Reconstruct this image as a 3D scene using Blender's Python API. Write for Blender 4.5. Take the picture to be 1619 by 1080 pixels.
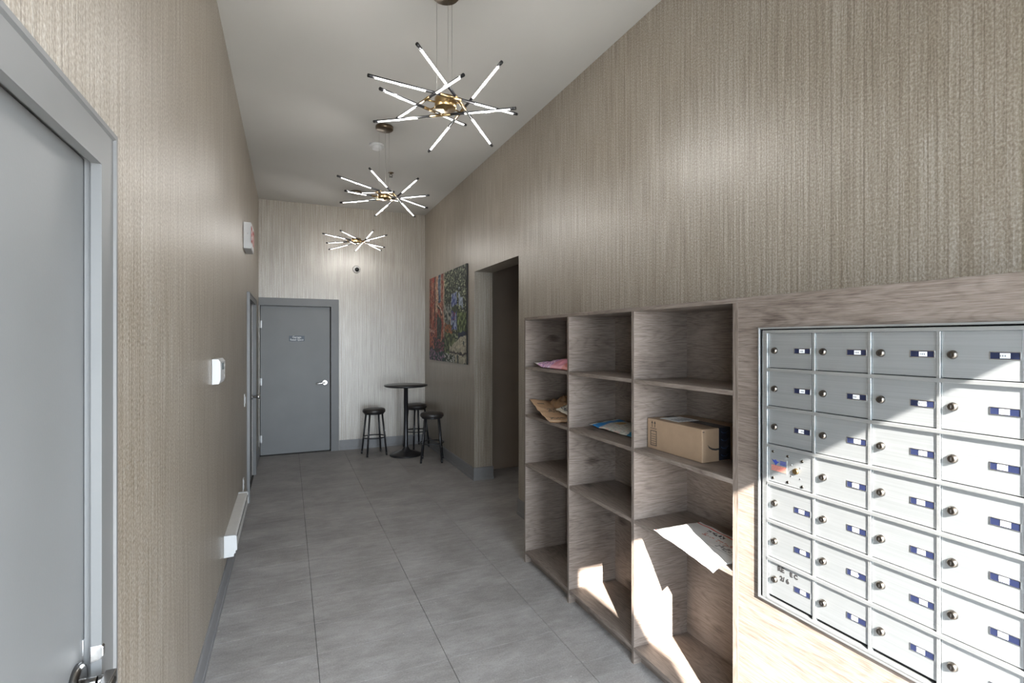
import bpy, bmesh, math, random
from mathutils import Vector, Matrix, noise

random.seed(7)
for o in list(bpy.data.objects):
    bpy.data.objects.remove(o)
S = bpy.context.scene
COL = S.collection
PI = math.pi

# ------------------------------------------------------------------ camera
cam_d = bpy.data.cameras.new('camera')
cam = bpy.data.objects.new('camera', cam_d)
COL.objects.link(cam)
cam.location = (0, 0, 1.6)
cam.rotation_euler = (PI / 2, 0, -math.radians(23.84))
cam_d.sensor_width = 36.0
cam_d.lens = 800.0 / 1619.0 * 36.0
cam_d.shift_y = -3.0 / 1619.0
cam_d.clip_start = 0.02
cam_d.clip_end = 200
S.camera = cam

# ------------------------------------------------------------------ world, sun, exposure
W = bpy.data.worlds.new('daylight')
S.world = W
W.use_nodes = True
nt = W.node_tree
nt.nodes.clear()
wo = nt.nodes.new('ShaderNodeOutputWorld')
wb = nt.nodes.new('ShaderNodeBackground')
wb.inputs[0].default_value = (0.78, 0.89, 1.0, 1)
wb.inputs[1].default_value = 24.0
nt.links.new(wb.outputs[0], wo.inputs[0])

sun_d = bpy.data.lights.new('sun', 'SUN')
sun_d.energy = 62.0
sun_d.angle = math.radians(0.53)
sun_d.color = (1.0, 0.95, 0.88)
sun = bpy.data.objects.new('sun', sun_d)
COL.objects.link(sun)
sun.location = (-2, -5, 5)
sun.rotation_euler = Vector((0.395, 1.0, -0.664)).to_track_quat('-Z', 'Y').to_euler()

# daylight portal in the open entrance behind the camera (guides sampling, adds no light)
pd = bpy.data.lights.new('entrance_portal', 'AREA')
pd.shape = 'RECTANGLE'; pd.size = 1.92; pd.size_y = 2.31
pd.cycles.is_portal = True
po = bpy.data.objects.new('entrance_portal', pd)
COL.objects.link(po)
po.location = (0.59, -0.42, 1.155)
po.rotation_euler = (PI / 2, 0, 0)   # faces the room (+Y)

S.view_settings.view_transform = 'Standard'
S.view_settings.look = 'None'
S.view_settings.exposure = 0.0
S.view_settings.gamma = 1.0
S.view_settings.use_curve_mapping = False
S.cycles.use_denoising = True
S.cycles.max_bounces = 12
S.cycles.diffuse_bounces = 8
S.cycles.glossy_bounces = 4
S.cycles.sample_clamp_indirect = 6.0
S.cycles.caustics_reflective = False
S.cycles.caustics_refractive = False

# ------------------------------------------------------------------ materials
def newmat(name):
    m = bpy.data.materials.new(name)
    m.use_nodes = True
    n = m.node_tree
    b = n.nodes['Principled BSDF']
    return m, n, b

def lin(c):
    return tuple(((x / 255) / 12.92 if x / 255 <= 0.04045 else ((x / 255 + 0.055) / 1.055) ** 2.4) for x in c)

def plain(name, col, rough=0.5, metal=0.0, spec=0.5, var=0.0, vscale=20, bump=0.0, bscale=80):
    m, n, b = newmat(name)
    b.inputs['Base Color'].default_value = (*col, 1)
    b.inputs['Roughness'].default_value = rough
    b.inputs['Metallic'].default_value = metal
    b.inputs['Specular IOR Level'].default_value = spec
    tc = n.nodes.new('ShaderNodeTexCoord')
    if var:
        t = n.nodes.new('ShaderNodeTexNoise'); t.inputs['Scale'].default_value = vscale
        t.inputs['Detail'].default_value = 4
        n.links.new(tc.outputs['Object'], t.inputs['Vector'])
        r = n.nodes.new('ShaderNodeMapRange')
        r.inputs['From Min'].default_value = 0.3; r.inputs['From Max'].default_value = 0.7
        r.inputs['To Min'].default_value = 1 - var; r.inputs['To Max'].default_value = 1 + var
        n.links.new(t.outputs['Fac'], r.inputs['Value'])
        v = n.nodes.new('ShaderNodeVectorMath'); v.operation = 'SCALE'
        v.inputs[0].default_value = col
        n.links.new(r.outputs[0], v.inputs['Scale'])
        n.links.new(v.outputs[0], b.inputs['Base Color'])
    if bump:
        t2 = n.nodes.new('ShaderNodeTexNoise'); t2.inputs['Scale'].default_value = bscale
        t2.inputs['Detail'].default_value = 3
        n.links.new(tc.outputs['Object'], t2.inputs['Vector'])
        bp = n.nodes.new('ShaderNodeBump'); bp.inputs['Strength'].default_value = bump
        bp.inputs['Distance'].default_value = 0.004
        n.links.new(t2.outputs['Fac'], bp.inputs['Height'])
        n.links.new(bp.outputs[0], b.inputs['Normal'])
    return m

def emis(name, col, s):
    m, n, b = newmat(name)
    b.inputs['Base Color'].default_value = (*col, 1)
    b.inputs['Emission Color'].default_value = (*col, 1)
    b.inputs['Emission Strength'].default_value = s
    return m

def math_node(n, op, a=None, bval=None, a_link=None, b_link=None):
    x = n.nodes.new('ShaderNodeMath'); x.operation = op
    if a is not None: x.inputs[0].default_value = a
    if bval is not None: x.inputs[1].default_value = bval
    if a_link is not None: n.links.new(a_link, x.inputs[0])
    if b_link is not None: n.links.new(b_link, x.inputs[1])
    return x.outputs[0]

def ramp(n, fac, stops):
    r = n.nodes.new('ShaderNodeValToRGB')
    while len(r.color_ramp.elements) < len(stops):
        r.color_ramp.elements.new(0.5)
    for e, (p, c) in zip(r.color_ramp.elements, stops):
        e.position = p; e.color = (*c, 1)
    n.links.new(fac, r.inputs[0])
    return r.outputs[0]

def wallpaper(name, k=1.0):
    """ribbed, woven vinyl wall covering: irregular vertical cords"""
    m, n, b = newmat(name)
    g = n.nodes.new('ShaderNodeNewGeometry')
    sp = n.nodes.new('ShaderNodeSeparateXYZ')
    n.links.new(g.outputs['Position'], sp.inputs[0])
    hh = math_node(n, 'ADD', a_link=sp.outputs[0], b_link=sp.outputs[1])
    def layer(sx, sz, detail=2):
        cx = n.nodes.new('ShaderNodeCombineXYZ')
        n.links.new(math_node(n, 'MULTIPLY', bval=sx, a_link=hh), cx.inputs[0])
        n.links.new(math_node(n, 'MULTIPLY', bval=sz, a_link=sp.outputs[2]), cx.inputs[1])
        t = n.nodes.new('ShaderNodeTexNoise'); t.inputs['Scale'].default_value = 1.0
        t.inputs['Detail'].default_value = detail
        t.inputs['Roughness'].default_value = 0.6
        n.links.new(cx.outputs[0], t.inputs['Vector'])
        return t.outputs['Fac']
    big = layer(46, 0.9)
    mid = layer(150, 3.0)
    weave = layer(170, 110, 3)
    line = layer(210, 0.8, 1)
    cloud = layer(1.2, 1.0)
    s = math_node(n, 'MULTIPLY', bval=0.20, a_link=big)
    s = math_node(n, 'ADD', a_link=s, b_link=math_node(n, 'MULTIPLY', bval=0.30, a_link=mid))
    s = math_node(n, 'ADD', a_link=s, b_link=math_node(n, 'MULTIPLY', bval=0.60, a_link=weave))
    # cord grooves about every 3 cm, slightly irregular
    gx = math_node(n, 'ADD', a_link=math_node(n, 'MULTIPLY', bval=34.0, a_link=hh), b_link=math_node(n, 'MULTIPLY', bval=1.6, a_link=layer(9, 0.05, 1)))
    gf = math_node(n, 'ABSOLUTE', a_link=math_node(n, 'SUBTRACT', bval=0.5, a_link=math_node(n, 'FRACT', a_link=gx)))
    groove = n.nodes.new('ShaderNodeMapRange'); groove.interpolation_type = 'SMOOTHSTEP'
    groove.inputs['From Min'].default_value = 0.0; groove.inputs['From Max'].default_value = 0.11
    groove.inputs['To Min'].default_value = 1.0; groove.inputs['To Max'].default_value = 0.0
    n.links.new(gf, groove.inputs['Value'])
    s = math_node(n, 'SUBTRACT', a_link=s, b_link=math_node(n, 'MULTIPLY', bval=0.095, a_link=groove.outputs[0]))
    s = math_node(n, 'ADD', a_link=s, b_link=math_node(n, 'MULTIPLY', bval=0.10, a_link=cloud))
    lf = n.nodes.new('ShaderNodeMapRange'); lf.inputs['From Min'].default_value = 0.64; lf.inputs['From Max'].default_value = 0.74
    n.links.new(line, lf.inputs['Value'])
    s = math_node(n, 'ADD', a_link=s, b_link=math_node(n, 'MULTIPLY', bval=0.07, a_link=lf.outputs[0]))
    s = math_node(n, 'SUBTRACT', bval=0.055, a_link=s)
    c = ramp(n, s, [(0.40, tuple(k * x for x in (0.172, 0.130, 0.086))),
                    (0.50, tuple(k * x for x in (0.305, 0.248, 0.180))),
                    (0.58, tuple(k * x for x in (0.415, 0.362, 0.290))),
                    (0.70, tuple(k * x for x in (0.62, 0.59, 0.53)))])
    n.links.new(c, b.inputs['Base Color'])
    b.inputs['Roughness'].default_value = 0.42      # pearly printed vinyl
    b.inputs['Metallic'].default_value = 0.10
    b.inputs['IOR'].default_value = 2.35
    b.inputs['Specular IOR Level'].default_value = 0.5
    h = math_node(n, 'ADD', a_link=math_node(n, 'MULTIPLY', bval=0.7, a_link=mid),
                  b_link=math_node(n, 'MULTIPLY', bval=0.5, a_link=big))
    h = math_node(n, 'ADD', a_link=h, b_link=math_node(n, 'MULTIPLY', bval=0.2, a_link=weave))
    bp = n.nodes.new('ShaderNodeBump'); bp.inputs['Strength'].default_value = 0.45
    bp.inputs['Distance'].default_value = 0.004
    n.links.new(h, bp.inputs['Height'])
    n.links.new(bp.outputs[0], b.inputs['Normal'])
    return m

def wood(name, axis='Y', k=1.0, off=0.0):
    """light greige oak laminate, grain along the given axis"""
    m, n, b = newmat(name)
    g = n.nodes.new('ShaderNodeNewGeometry')
    def mapped(sc, loc=(0, 0, 0)):
        mp = n.nodes.new('ShaderNodeMapping')
        mp.inputs['Scale'].default_value = sc
        mp.inputs['Location'].default_value = tuple(l + off for l in loc)
        n.links.new(g.outputs['Position'], mp.inputs[0])
        return mp.outputs[0]
    def sc(a, c):
        if axis == 'Y': return (c, a, c)
        if axis == 'X': return (a, c, c)
        return (c, c, a)
    def nz(vec, detail, rough=0.55, dist=0.0):
        t = n.nodes.new('ShaderNodeTexNoise'); t.inputs['Scale'].default_value = 1
        t.inputs['Detail'].default_value = detail; t.inputs['Roughness'].default_value = rough
        t.inputs['Distortion'].default_value = dist
        n.links.new(vec, t.inputs['Vector'])
        return t.outputs['Fac']
    # cathedral growth rings: contours of a slow stretched noise
    slow = nz(mapped(sc(1.5, 8.0), (3, 5, 1)), 1, 0.4, 0.3)
    rings = math_node(n, 'SINE', a_link=math_node(n, 'MULTIPLY', bval=130.0, a_link=slow))
    rings = math_node(n, 'MULTIPLY', bval=0.5, a_link=math_node(n, 'ADD', bval=1.0, a_link=rings))
    rings = math_node(n, 'POWER', bval=3.0, a_link=rings)
    fine = nz(mapped(sc(16, 420)), 3, 0.65)
    streak = nz(mapped(sc(5, 130), (1, 2, 3)), 3, 0.6)
    blot = nz(mapped(sc(2.0, 7.0), (7, 7, 7)), 2)
    v = n.nodes.new('ShaderNodeTexVoronoi'); v.inputs['Scale'].default_value = 1
    v.inputs['Randomness'].default_value = 1.0
    n.links.new(mapped(sc(2.6, 5.5), (.3, .1, .7)), v.inputs['Vector'])
    knot = n.nodes.new('ShaderNodeMapRange')
    knot.inputs['From Min'].default_value = 0.05; knot.inputs['From Max'].default_value = 0.17
    knot.inputs['To Min'].default_value = 1.0; knot.inputs['To Max'].default_value = 0.0
    n.links.new(v.outputs['Distance'], knot.inputs['Value'])
    s = math_node(n, 'MULTIPLY', bval=0.56, a_link=fine)
    s = math_node(n, 'ADD', a_link=s, b_link=math_node(n, 'MULTIPLY', bval=0.26, a_link=streak))
    s = math_node(n, 'ADD', a_link=s, b_link=math_node(n, 'MULTIPLY', bval=0.24, a_link=blot))
    s = math_node(n, 'SUBTRACT', a_link=s, b_link=math_node(n, 'MULTIPLY', bval=0.055, a_link=rings))
    s = math_node(n, 'SUBTRACT', a_link=s, b_link=math_node(n, 'MULTIPLY', bval=0.20, a_link=knot.outputs[0]))
    cs = [(0.26, (0.046, 0.034, 0.027)), (0.41, (0.126, 0.098, 0.080)), (0.53, (0.195, 0.157, 0.132)), (0.72, (0.285, 0.243, 0.211))]
    c = ramp(n, s, [(p, tuple(k * x for x in q)) for p, q in cs])
    n.links.new(c, b.inputs['Base Color'])
    b.inputs['Roughness'].default_value = 0.5
    b.inputs['Specular IOR Level'].default_value = 0.35
    bp = n.nodes.new('ShaderNodeBump'); bp.inputs['Strength'].default_value = 0.12
    bp.inputs['Distance'].default_value = 0.002
    n.links.new(fine, bp.inputs['Height'])
    n.links.new(bp.outputs[0], b.inputs['Normal'])
    return m

def tilemat(name):
    m, n, b = newmat(name)
    g = n.nodes.new('ShaderNodeNewGeometry')
    oi = n.nodes.new('ShaderNodeObjectInfo')
    def nz(sc, detail, rough=0.6):
        mp = n.nodes.new('ShaderNodeMapping'); mp.inputs['Scale'].default_value = sc
        n.links.new(g.outputs['Position'], mp.inputs[0])
        t = n.nodes.new('ShaderNodeTexNoise'); t.inputs['Scale'].default_value = 1
        t.inputs['Detail'].default_value = detail; t.inputs['Roughness'].default_value = rough
        n.links.new(mp.outputs[0], t.inputs['Vector'])
        return t.outputs['Fac']
    cloud = nz((3, 4, 3), 4)
    streak = nz((9, 26, 6), 5, 0.7)
    grit = nz((110, 140, 110), 2)
    s = math_node(n, 'MULTIPLY', bval=0.40, a_link=cloud)
    s = math_node(n, 'ADD', a_link=s, b_link=math_node(n, 'MULTIPLY', bval=0.32, a_link=streak))
    s = math_node(n, 'ADD', a_link=s, b_link=math_node(n, 'MULTIPLY', bval=0.28, a_link=grit))
    s = math_node(n, 'ADD', a_link=s, b_link=math_node(n, 'MULTIPLY', bval=0.03, a_link=oi.outputs['Random']))
    c = ramp(n, s, [(0.36, (0.190, 0.176, 0.166)), (0.50, (0.290, 0.273, 0.261)), (0.66, (0.415, 0.396, 0.382))])
    # pale chips and dark specks
    v = n.nodes.new('ShaderNodeTexVoronoi'); v.inputs['Scale'].default_value = 14
    n.links.new(g.outputs['Position'], v.inputs['Vector'])
    ch = math_node(n, 'LESS_THAN', bval=0.05, a_link=v.outputs['Distance'])
    mx = n.nodes.new('ShaderNodeMix'); mx.data_type = 'RGBA'
    n.links.new(math_node(n, 'MULTIPLY', bval=0.55, a_link=ch), mx.inputs['Factor'])
    n.links.new(c, mx.inputs['A']); mx.inputs['B'].default_value = (0.62, 0.60, 0.57, 1)
    n.links.new(mx.outputs['Result'], b.inputs['Base Color'])
    rr = n.nodes.new('ShaderNodeMapRange')
    rr.inputs['To Min'].default_value = 0.36; rr.inputs['To Max'].default_value = 0.58
    n.links.new(cloud, rr.inputs['Value'])
    n.links.new(rr.outputs[0], b.inputs['Roughness'])
    bp = n.nodes.new('ShaderNodeBump'); bp.inputs['Strength'].default_value = 0.15
    bp.inputs['Distance'].default_value = 0.002
    n.links.new(streak, bp.inputs['Height'])
    n.links.new(bp.outputs[0], b.inputs['Normal'])
    return m

def brushed(name, col, rough=0.4, metal=0.4):
    m, n, b = newmat(name)
    g = n.nodes.new('ShaderNodeNewGeometry')
    mp = n.nodes.new('ShaderNodeMapping'); mp.inputs['Scale'].default_value = (3, 3, 260)
    n.links.new(g.outputs['Position'], mp.inputs[0])
    t = n.nodes.new('ShaderNodeTexNoise'); t.inputs['Scale'].default_value = 1; t.inputs['Detail'].default_value = 3
    n.links.new(mp.outputs[0], t.inputs['Vector'])
    c = ramp(n, t.outputs['Fac'], [(0.3, tuple(x * .93 for x in col)), (0.7, tuple(min(1, x * 1.05) for x in col))])
    n.links.new(c, b.inputs['Base Color'])
    b.inputs['Roughness'].default_value = rough
    b.inputs['Metallic'].default_value = metal
    return m

def vcol(name, rough=0.7):
    m, n, b = newmat(name)
    a = n.nodes.new('ShaderNodeAttribute'); a.attribute_name = 'paint'
    n.links.new(a.outputs['Color'], b.inputs['Base Color'])
    b.inputs['Roughness'].default_value = rough
    return m

M = dict(
    paper=wallpaper('ribbed_wall_covering', 0.86),
    ceil=plain('ceiling_paint', (0.53, 0.515, 0.485), 0.85, var=0.03, vscale=1.5, bump=0.05, bscale=60),
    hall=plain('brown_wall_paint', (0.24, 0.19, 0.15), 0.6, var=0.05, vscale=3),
    wood_y=wood('oak_laminate_along', 'Y'),
    wood_x=wood('oak_laminate_across', 'X', 1.0, 2.3),
    wood_z=wood('oak_edge_band', 'Z', 0.95),
    tile=tilemat('grey_porcelain'),
    grout=plain('grout', (0.05, 0.048, 0.045), 0.9),
    base=plain('grey_baseboard_paint', (0.21, 0.208, 0.21), 0.45, var=0.04),
    frame=plain('grey_frame_paint', (0.150, 0.150, 0.148), 0.42, var=0.03, vscale=6),
    leaf=plain('grey_door_paint', (0.178, 0.180, 0.180), 0.45, var=0.05, vscale=3, bump=0.03, bscale=200),
    white=plain('white_enamel', (0.56, 0.56, 0.555), 0.35, var=0.02),
    almond=plain('heater_enamel', (0.62, 0.60, 0.57), 0.4, var=0.03),
    chrome=plain('satin_chrome', (0.72, 0.72, 0.72), 0.22, 1.0, var=0.03),
    hinge=plain('hinge_steel', (0.38, 0.38, 0.38), 0.45, 0.7, var=0.03),
    nickel=plain('dark_nickel', (0.13, 0.115, 0.10), 0.28, 1.0, var=0.06, vscale=60),
    iron=plain('dark_lever_metal', (0.22, 0.21, 0.20), 0.25, 1.0, var=0.05),
    black=plain('black_metal', (0.012, 0.012, 0.014), 0.35, 0.0, var=0.1),
    blackwood=plain('black_table_top', (0.02, 0.02, 0.022), 0.28, var=0.15, vscale=30),
    vinyl=plain('dark_vinyl', (0.022, 0.018, 0.017), 0.42, var=0.2, vscale=50, bump=0.15, bscale=250),
    brass=plain('aged_brass', (0.36, 0.25, 0.12), 0.30, 1.0, var=0.1, vscale=40),
    bronze=plain('dark_bronze', (0.16, 0.12, 0.08), 0.3, 0.9, var=0.15, vscale=30),
    wire=plain('steel_wire', (0.35, 0.34, 0.32), 0.4, 0.8, var=0.05),
    led=emis('led_diffuser', (1.0, 0.99, 0.97), 2.6),
    alu=brushed('anodised_aluminium', (0.45, 0.47, 0.48), 0.48, 0.86),
    alu_rail=brushed('aluminium_rail', (0.50, 0.515, 0.52), 0.38, 0.84),
    navy=plain('navy_label', (0.011, 0.015, 0.042), 0.35, var=0.1),
    card=plain('white_card', (0.80, 0.80, 0.80), 0.6, var=0.03),
    ink=plain('black_ink', (0.015, 0.014, 0.014), 0.6, var=0.1),
    greyink=plain('grey_ink', (0.22, 0.23, 0.25), 0.6, var=0.1),
    red=plain('red_print', (0.45, 0.03, 0.02), 0.5, var=0.1),
    redpale=plain('faded_red_print', (0.55, 0.16, 0.12), 0.5, var=0.1),
    blueprint=plain('blue_print', (0.03, 0.05, 0.25), 0.5, var=0.1),
    signblue=plain('slate_sign', (0.030, 0.050, 0.075), 0.4, var=0.05),
    lcd=plain('lcd_screen', (0.10, 0.14, 0.14), 0.2, var=0.05),
    cardboard=plain('cardboard', (0.295, 0.200, 0.128), 0.75, var=0.06, vscale=18, bump=0.1, bscale=120),
    kraft=plain('kraft_paper', (0.36, 0.215, 0.115), 0.7, var=0.12, vscale=14, bump=0.35, bscale=40),
    tape=plain('black_tape', (0.012, 0.014, 0.022), 0.25, var=0.15, vscale=30),
    tapeblue=plain('tape_blue_print', (0.01, 0.035, 0.09), 0.3, var=0.2),
    picture=vcol('canvas_print', 0.6),
    mailer=vcol('printed_mailer', 0.35),
    paperprint=vcol('printed_paper', 0.6),
    rubber=plain('black_rubber', (0.02, 0.02, 0.02), 0.7, var=0.1),
    concrete=plain('outside_concrete', (0.42, 0.41, 0.39), 0.9, var=0.08, vscale=2),
    plaster=plain('outside_plaster', (0.45, 0.43, 0.40), 0.9, var=0.04),
)

# ------------------------------------------------------------------ builders
class MB:
    def __init__(s): s.bm = bmesh.new()
    def box(s, x0, x1, y0, y1, z0, z1):
        vs = [s.bm.verts.new(p) for p in ((x0, y0, z0), (x1, y0, z0), (x1, y1, z0), (x0, y1, z0),
                                          (x0, y0, z1), (x1, y0, z1), (x1, y1, z1), (x0, y1, z1))]
        for f in ((0, 3, 2, 1), (4, 5, 6, 7), (0, 1, 5, 4), (1, 2, 6, 5), (2, 3, 7, 6), (3, 0, 4, 7)):
            s.bm.faces.new([vs[i] for i in f])
        return s
    def rings(s, rings, cap=True, closed=False, smooth=True):
        R = [[s.bm.verts.new(p) for p in r] for r in rings]
        n = len(R[0]); K = len(R)
        for i in range(K if closed else K - 1):
            a, b = R[i], R[(i + 1) % K]
            for j in range(n):
                f = s.bm.faces.new((a[j], a[(j + 1) % n], b[(j + 1) % n], b[j])); f.smooth = smooth
        if cap and not closed:
            s.bm.faces.new(R[0][::-1]); s.bm.faces.new(R[-1])
        return s
    def cyl(s, p0, p1, r0, r1=None, n=16, smooth=True):
        r1 = r0 if r1 is None else r1
        p0, p1 = Vector(p0), Vector(p1); d = (p1 - p0).normalized()
        u = d.orthogonal().normalized(); v = d.cross(u)
        return s.rings([[p + (u * math.cos(2 * PI * k / n) + v * math.sin(2 * PI * k / n)) * r for k in range(n)]
                        for p, r in ((p0, r0), (p1, r1))], smooth=smooth)
    def lathe(s, prof, c=(0, 0, 0), n=32, axis='Z'):
        out = []
        for r, z in prof:
            ring = []
            for k in range(n):
                a = 2 * PI * k / n; x, y = r * math.cos(a), r * math.sin(a)
                q = (x, y, z) if axis == 'Z' else ((z, x, y) if axis == 'X' else (y, z, x))
                ring.append((c[0] + q[0], c[1] + q[1], c[2] + q[2]))
            out.append(ring)
        return s.rings(out)
    def path(s, pts, r, n=10, closed=False):
        pts = [Vector(p) for p in pts]; K = len(pts); out = []
        up = None
        for i, p in enumerate(pts):
            a = pts[(i - 1) % K] if (closed or i) else p
            b = pts[(i + 1) % K] if (closed or i < K - 1) else p
            d = (b - a).normalized()
            u = d.orthogonal().normalized() if up is None else (up - d * up.dot(d)).normalized()
            up = u; v = d.cross(u)
            out.append([p + (u * math.cos(2 * PI * k / n) + v * math.sin(2 * PI * k / n)) * r for k in range(n)])
        return s.rings(out, cap=not closed, closed=closed)
    def prism(s, poly, vec):
        """polygon (3D points) extruded by vec"""
        a = [s.bm.verts.new(p) for p in poly]; vec = Vector(vec)
        b = [s.bm.verts.new(Vector(p) + vec) for p in poly]
        s.bm.faces.new(a); s.bm.faces.new(b[::-1]); n = len(a)
        for j in range(n): s.bm.faces.new((a[j], b[j], b[(j + 1) % n], a[(j + 1) % n]))
        return s
    def obj(s, name, mat, parent=None, bevel=0.0, segs=2, kind=None):
        off = Vector((0, 0, 0)); p = parent
        while p is not None: off += Vector(p.location); p = p.parent
        bmesh.ops.recalc_face_normals(s.bm, faces=s.bm.faces[:])
        if off.length: bmesh.ops.translate(s.bm, verts=s.bm.verts[:], vec=-off)
        me = bpy.data.meshes.new(name); s.bm.to_mesh(me); s.bm.free()
        me.materials.append(M[mat] if isinstance(mat, str) else mat)
        o = bpy.data.objects.new(name, me); COL.objects.link(o)
        if parent is not None: o.parent = parent
        if bevel:
            bv = o.modifiers.new('bevel', 'BEVEL'); bv.width = bevel; bv.segments = segs
            bv.limit_method = 'ANGLE'; bv.angle_limit = math.radians(40)
        if kind: o['kind'] = kind
        return o

def thing(name, label, cat, loc=(0, 0, 0), group=None):
    o = bpy.data.objects.new(name, None); COL.objects.link(o)
    o.empty_display_size = 0.05
    o.location = loc; o['label'] = label; o['category'] = cat
    if group: o['group'] = group
    return o

def structure(o, label=None, cat=None):
    o['kind'] = 'structure'
    if label: o['label'] = label
    if cat: o['category'] = cat
    return o

def setting(name, label, cat, loc):
    o = bpy.data.objects.new(name, None); COL.objects.link(o); o.location = loc
    return structure(o, label, cat)

def B(name, mat, dims, parent=None, bevel=0.0, segs=2):
    return MB().box(*dims).obj(name, mat, parent, bevel, segs)

def copy_tree(o, parent=None):
    c = o.copy(); COL.objects.link(c); c.parent = parent
    for ch in o.children: copy_tree(ch, c)
    return c

def text(name, s, size, mat, parent, origin, right, up, align='CENTER', depth=0.0006, bold=0.0):
    """flat lettering: origin is the centre of the line, right/up span its plane"""
    cu = bpy.data.curves.new(name, 'FONT'); cu.body = s; cu.size = size
    cu.align_x = align; cu.align_y = 'CENTER'; cu.extrude = depth; cu.offset = bold
    cu.resolution_u = 3
    t = bpy.data.objects.new('tmp_text', cu)
    me = bpy.data.meshes.new_from_object(t)
    bpy.data.objects.remove(t); bpy.data.curves.remove(cu)
    r, u = Vector(right).normalized(), Vector(up).normalized(); n = r.cross(u)
    mat4 = Matrix((r, u, n)).transposed().to_4x4(); mat4.translation = Vector(origin)
    off = Vector((0, 0, 0)); p = parent
    while p is not None: off += Vector(p.location); p = p.parent
    me.transform(Matrix.Translation(-off) @ mat4)
    me.name = name; me.materials.clear(); me.materials.append(M[mat])
    o = bpy.data.objects.new(name, me); COL.objects.link(o); o.parent = parent
    return o

def sheet(fn, nu, nv, thick, colfn=None):
    """a grid sheet with thickness; fn(u,v)->point of the top, thick(u,v)->float; painted per face"""
    me = bpy.data.meshes.new('sheet'); V = []; F = []; Cc = []
    top = [[fn(i / nu, j / nv) for j in range(nv + 1)] for i in range(nu + 1)]
    for i in range(nu + 1):
        for j in range(nv + 1): V.append(tuple(top[i][j]))
    off = len(V)
    for i in range(nu + 1):
        for j in range(nv + 1):
            p = top[i][j]; V.append((p[0], p[1], p[2] - thick(i / nu, j / nv)))
    ix = lambda i, j: i * (nv + 1) + j
    base = colfn or (lambda u, v: (0.8, 0.8, 0.8))
    for i in range(nu):
        for j in range(nv):
            c = base((i + .5) / nu, (j + .5) / nv)
            F.append((ix(i, j), ix(i + 1, j), ix(i + 1, j + 1), ix(i, j + 1))); Cc.append(c)
            F.append((off + ix(i, j), off + ix(i, j + 1), off + ix(i + 1, j + 1), off + ix(i + 1, j))); Cc.append(c)
    for i in range(nu):
        for j in (0, nv):
            F.append((ix(i, j), ix(i + 1, j), off + ix(i + 1, j), off + ix(i, j))); Cc.append(base((i + .5) / nu, min(.99, max(.01, j / nv))))
    for j in range(nv):
        for i in (0, nu):
            F.append((ix(i, j), ix(i, j + 1), off + ix(i, j + 1), off + ix(i, j))); Cc.append(base(min(.99, max(.01, i / nu)), (j + .5) / nv))
    me.from_pydata(V, [], F)
    at = me.color_attributes.new('paint', 'FLOAT_COLOR', 'CORNER')
    for p in me.polygons:
        p.use_smooth = True
        for li in p.loop_indices: at.data[li].color = (*Cc[p.index], 1)
    bm = bmesh.new(); bm.from_mesh(me); bmesh.ops.recalc_face_normals(bm, faces=bm.faces[:]); bm.to_mesh(me); bm.free()
    return me

def mesh_obj(name, me, mat, parent):
    off = Vector((0, 0, 0)); p = parent
    while p is not None: off += Vector(p.location); p = p.parent
    me.transform(Matrix.Translation(-off)); me.name = name
    me.materials.append(M[mat])
    o = bpy.data.objects.new(name, me); COL.objects.link(o); o.parent = parent
    return o

def bil(P, u, v):
    a, b, c, d = [Vector(q) for q in P]   # (0,0) (1,0) (1,1) (0,1)
    return a * (1 - u) * (1 - v) + b * u * (1 - v) + c * u * v + d * (1 - u) * v

# ------------------------------------------------------------------ key dimensions
XL, XR = -0.372, 1.93          # corridor walls
YF, YB = -0.40, 7.70           # entrance wall, back wall
ZC = 3.52
XF = 1.556                     # front of shelf unit and mailbox surround

# ------------------------------------------------------------------ setting
fl = structure(MB().box(-0.56, 4.1, YF - 0.15, 7.9, -0.08, -0.0035).obj('floor', 'grout'),
               'grey porcelain tile floor laid in long bands down the corridor')
# tiles: 24 x 12 inch, long side across the corridor
TW, TL = 0.5965, 0.3035
x0s = [-0.462 + TW * i for i in range(8)]
tile_cache = {}
def tile(xa, xb, ya, yb):
    g = 0.00125; gy = 0.0006
    key = (round(xb - xa, 4), round(yb - ya, 4))
    if key not in tile_cache:
        w, l = xb - xa, yb - ya
        mb = MB()
        bmv = [mb.bm.verts.new(p) for p in ((g, gy, -0.0035), (w - g, gy, -0.0035), (w - g, l - gy, -0.0035), (g, l - gy, -0.0035),
                                             (g, gy, -0.0005), (w - g, gy, -0.0005), (w - g, l - gy, -0.0005), (g, l - gy, -0.0005),
                                             (g + .0008, gy + .0006, 0), (w - g - .0008, gy + .0006, 0), (w - g - .0008, l - gy - .0006, 0), (g + .0008, l - gy - .0006, 0))]
        for f in ((0, 1, 5, 4), (1, 2, 6, 5), (2, 3, 7, 6), (3, 0, 4, 7), (4, 5, 9, 8), (5, 6, 10, 9), (6, 7, 11, 10), (7, 4, 8, 11), (8, 9, 10, 11)):
            mb.bm.faces.new([bmv[i] for i in f])
        me = bpy.data.meshes.new('tile'); mb.bm.to_mesh(me); mb.bm.free(); me.materials.append(M['tile'])
        tile_cache[key] = me
    o = bpy.data.objects.new('tile', tile_cache[key]); COL.objects.link(o)
    o.parent = fl; o.location = (xa, ya, 0)
j0 = 2.45 - 9 * TL
for i, xa in enumerate(x0s):
    for j in range(-1, 28):
        ya = j0 + j * TL; yb = ya + TL
        a, b_ = max(xa, XL), min(xa + TW, 4.0)
        ya2, yb2 = max(ya, YF), min(yb, YB)
        if i >= 4:    # side hall beyond the opening
            ya2, yb2 = max(ya, 3.9), min(yb, 5.8)
        if yb2 - ya2 < 0.01 or b_ - a < 0.01: continue
        tile(a, b_, ya2, yb2)

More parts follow.
